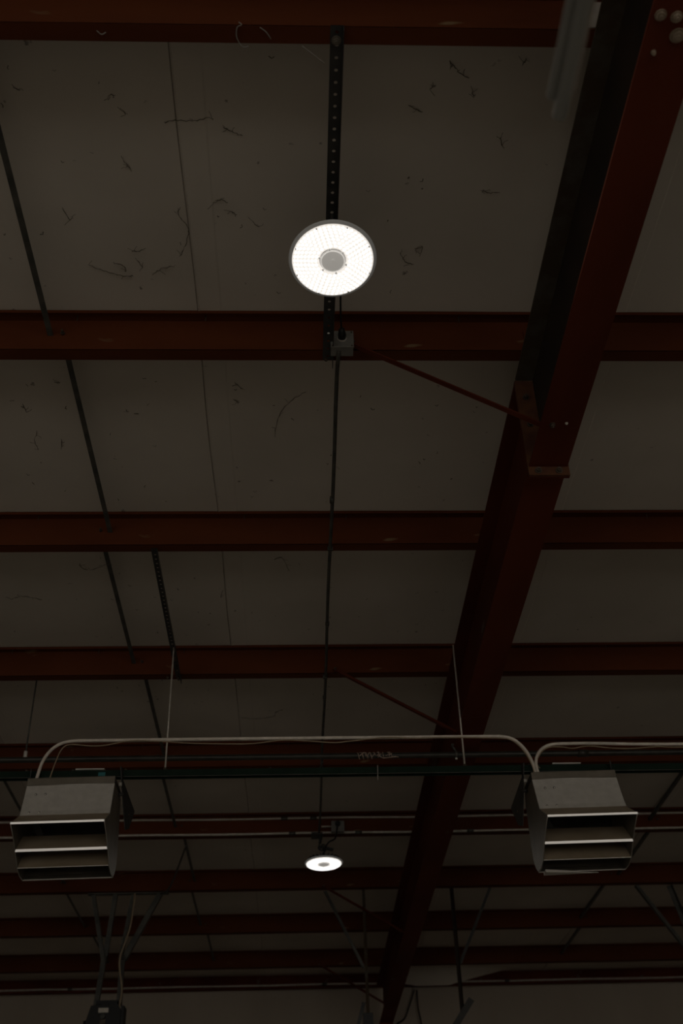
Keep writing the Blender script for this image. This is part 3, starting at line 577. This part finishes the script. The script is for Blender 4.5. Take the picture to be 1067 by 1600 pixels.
# ------------------------------------------------------------------ blurred tubes near the lens
zt = EYE + 1.6
TUBEB = mat('brownish_plastic_tube', (0.21, 0.18, 0.155), (0.26, 0.225, 0.19), rough=0.5, spec=0.15, scale=5, stretch=(1, 0.3, 1))
for x, ye, r, zz, m, lab in ((0.4235, 1.064, 0.0112, 0.0202, TUBEM, 'shorter blurred grey tube at the top right, close to the lens'), (0.4355, 1.088, 0.0118, 0.0, TUBEM, 'longest blurred grey tube at the top right, close to the lens'),
                        (0.4470, 1.050, 0.0112, 0.0205, TUBEB, 'brownish blurred tube at the top right, beside the two grey tubes')):
    t = thing('plastic_tube', lab, 'tube', (x, ye, zt + zz), 'blurred tubes at the top right')
    MB().tube([(x, -1.6, zt + zz), (x, 0.4, zt + zz), (x, ye, zt + zz)], r, 18, cap=False).build('tube_wall', m, t, fix=False)
    MB().tube([(x, ye - 0.016, zt + zz), (x, ye - 0.004, zt + zz)], r * 0.97, 18).build('bore_shade_plug', PLASTB, t)  # black plug put in for the shade inside the open tube
hg = thing('tube_hanger', 'wire loop carrying the grey tubes, above the frame', 'hanger', (0.4355, 0.40, zt + 0.0125))
MB().tube([(0.4355, 0.40, zt + 0.043), (0.4355, 0.40, PB - 0.001)], 0.003, 8).build('wire', EMT, hg)
q = MB().lathe([(0.0265, -0.004), (0.0290, -0.004), (0.0290, 0.004), (0.0265, 0.004)], 24, closed=True).build('loop', EMT, hg, loc=(0, 0, 0))
q.rotation_euler = (math.pi / 2, 0, 0)

# ------------------------------------------------------------------ cobwebs
COB = [[[-0.497, 2.512], [-0.442, 2.503], [-0.382, 2.505], [-0.333, 2.492], [-0.309, 2.499]],
[[-0.275, 2.529], [-0.239, 2.551], [-0.206, 2.565]],
[[-0.673, 2.66], [-0.664, 2.689], [-0.646, 2.719]],
[[-0.478, 2.904], [-0.479, 2.949], [-0.456, 2.985], [-0.446, 3.027], [-0.469, 3.113], [-0.494, 3.165]],
[[-0.361, 2.911], [-0.326, 2.874], [-0.3, 2.864], [-0.275, 2.876]],
[[-0.888, 3.216], [-0.825, 3.248], [-0.76, 3.277], [-0.705, 3.28]],
[[-0.621, 3.274], [-0.59, 3.243], [-0.519, 3.219]],
[[-0.694, 3.137], [-0.661, 3.137], [-0.632, 3.119]],
[[-0.777, 3.203], [-0.739, 3.221], [-0.732, 3.257]],
[[-0.674, 3.193], [-0.658, 3.229]],
[[-0.27, 2.918], [-0.245, 2.937]],
[[-0.155, 3.0], [-0.181, 2.975]],
[[-0.642, 2.469], [-0.629, 2.481]],
[[-0.674, 2.398], [-0.668, 2.416]],
[[-0.944, 2.908], [-0.923, 2.973]],
[[-1.027, 2.376], [-1.004, 2.389]],
[[0.553, 2.254], [0.586, 2.292], [0.631, 2.323]],
[[0.64, 2.349], [0.656, 2.396]],
[[0.416, 2.432], [0.475, 2.459]],
[[0.493, 2.362], [0.51, 2.349]],
[[0.817, 2.269], [0.827, 2.244]],
[[0.737, 2.807], [0.777, 2.818], [0.815, 2.814]],
[[0.438, 3.142], [0.462, 3.186], [0.498, 3.204]],
[[0.497, 3.115], [0.528, 3.106], [0.522, 3.159]],
[[0.779, 2.567], [0.798, 2.61]],
[[0.042, 4.005], [-0.021, 4.059], [-0.078, 4.143], [-0.108, 4.254], [-0.113, 4.342]],
[[-1.304, 4.291], [-1.329, 4.367], [-1.328, 4.445]],
[[-1.194, 4.354], [-1.21, 4.445]],
[[-0.313, 4.06], [-0.283, 4.083]],
[[-0.3, 3.944], [-0.263, 3.99]],
[[-1.337, 4.096], [-1.325, 4.156]],
[[-1.154, 3.945], [-1.131, 3.945]],
[[-1.289, 5.504], [-1.286, 5.546], [-1.252, 5.575]],
[[-1.233, 5.575], [-1.14, 5.523]],
[[-1.768, 5.899], [-1.691, 5.862], [-1.58, 5.902]],
[[-0.438, 7.597], [-0.318, 7.627], [-0.185, 7.586], [-0.171, 7.521], [-0.116, 7.468]],
[[-0.483, 5.896], [-0.458, 5.801]],
[[-0.144, 5.48], [-0.095, 5.463], [-0.049, 5.604]]]
cw = MB()
for pl in COB:
    P = smooth_path([(x, y, 0) for x, y in pl], 6) if len(pl) > 2 else [Vector((pl[0][0] + (pl[1][0] - pl[0][0]) * u / 5, pl[0][1] + (pl[1][1] - pl[0][1]) * u / 5, 0)) for u in range(6)]
    Q = [Vector((p.x + random.uniform(-0.003, 0.003), p.y + random.uniform(-0.003, 0.003), liner_z(p.y) - 0.004 - 0.004 * math.sin(i * 1.3) ** 2)) for i, p in enumerate(P)]
    rr = [0.0012 * (0.5 + random.random()) for _ in Q]; rr[0] = rr[-1] = 0.0006
    cw.tube(Q, rr, 5)
    for _ in range(3):
        c = random.choice(Q); d = Vector((random.uniform(-1, 1), random.uniform(-1, 1), 0)) * 0.03
        R3 = [c + d * u / 3 + Vector((random.uniform(-0.004, 0.004), random.uniform(-0.004, 0.004), 0)) for u in range(4)]
        cw.tube([Vector((p.x, p.y, liner_z(p.y) - 0.004)) for p in R3], 0.0007, 4)
for _ in range(150):                                   # small dust clots and short hairs
    x, y = random.uniform(-1.5, 1.0), random.uniform(2.2, 7.5)
    if ((y - Y1) / STEP) % 1 > 0.9 or ((y - Y1) / STEP) % 1 < 0.1: continue
    a = random.uniform(0, 6.28); l = random.uniform(0.006, 0.022)
    cw.tube([(x, y, liner_z(y) - 0.004), (x + l * 0.5 * math.cos(a), y + l * 0.5 * math.sin(a), liner_z(y) - 0.008), (x + l * math.cos(a + 0.6), y + l * math.sin(a + 0.6), liner_z(y) - 0.004)], random.uniform(0.0007, 0.0018), 4)
tag(cw.build('cobwebs', WEB), 'dark dusty cobweb strands clinging to the pale liner', 'cobweb', kind='stuff')
c2 = MB()
for pl in ([(-0.19, 2.02, 3.475), (-0.18, 2.018, 3.455), (-0.195, 2.03, 3.461), (-0.199, 2.06, 3.460), (-0.190, 2.085, 3.458), (-0.178, 2.095, 3.452), (-0.160, 2.094, 3.455)], [(-0.12, 2.03, 3.462), (-0.10, 2.045, 3.460), (-0.085, 2.07, 3.461)],
           [(0.02, 2.095, 3.462), (0.06, 2.12, 3.45), (0.095, 2.15, 3.45)], [(-0.66, 2.05, 3.463), (-0.645, 2.06, 3.458), (-0.63, 2.055, 3.463)]):
    c2.tube(smooth_path([E(p) for p in pl], 5), 0.0018, 5)
tag(c2.build('cobwebs', WEBP), 'pale stringy cobwebs hanging on the topmost purlin', 'cobweb', kind='stuff')

for o in list(COL.objects):
    if '_base' in o: del o['_base']
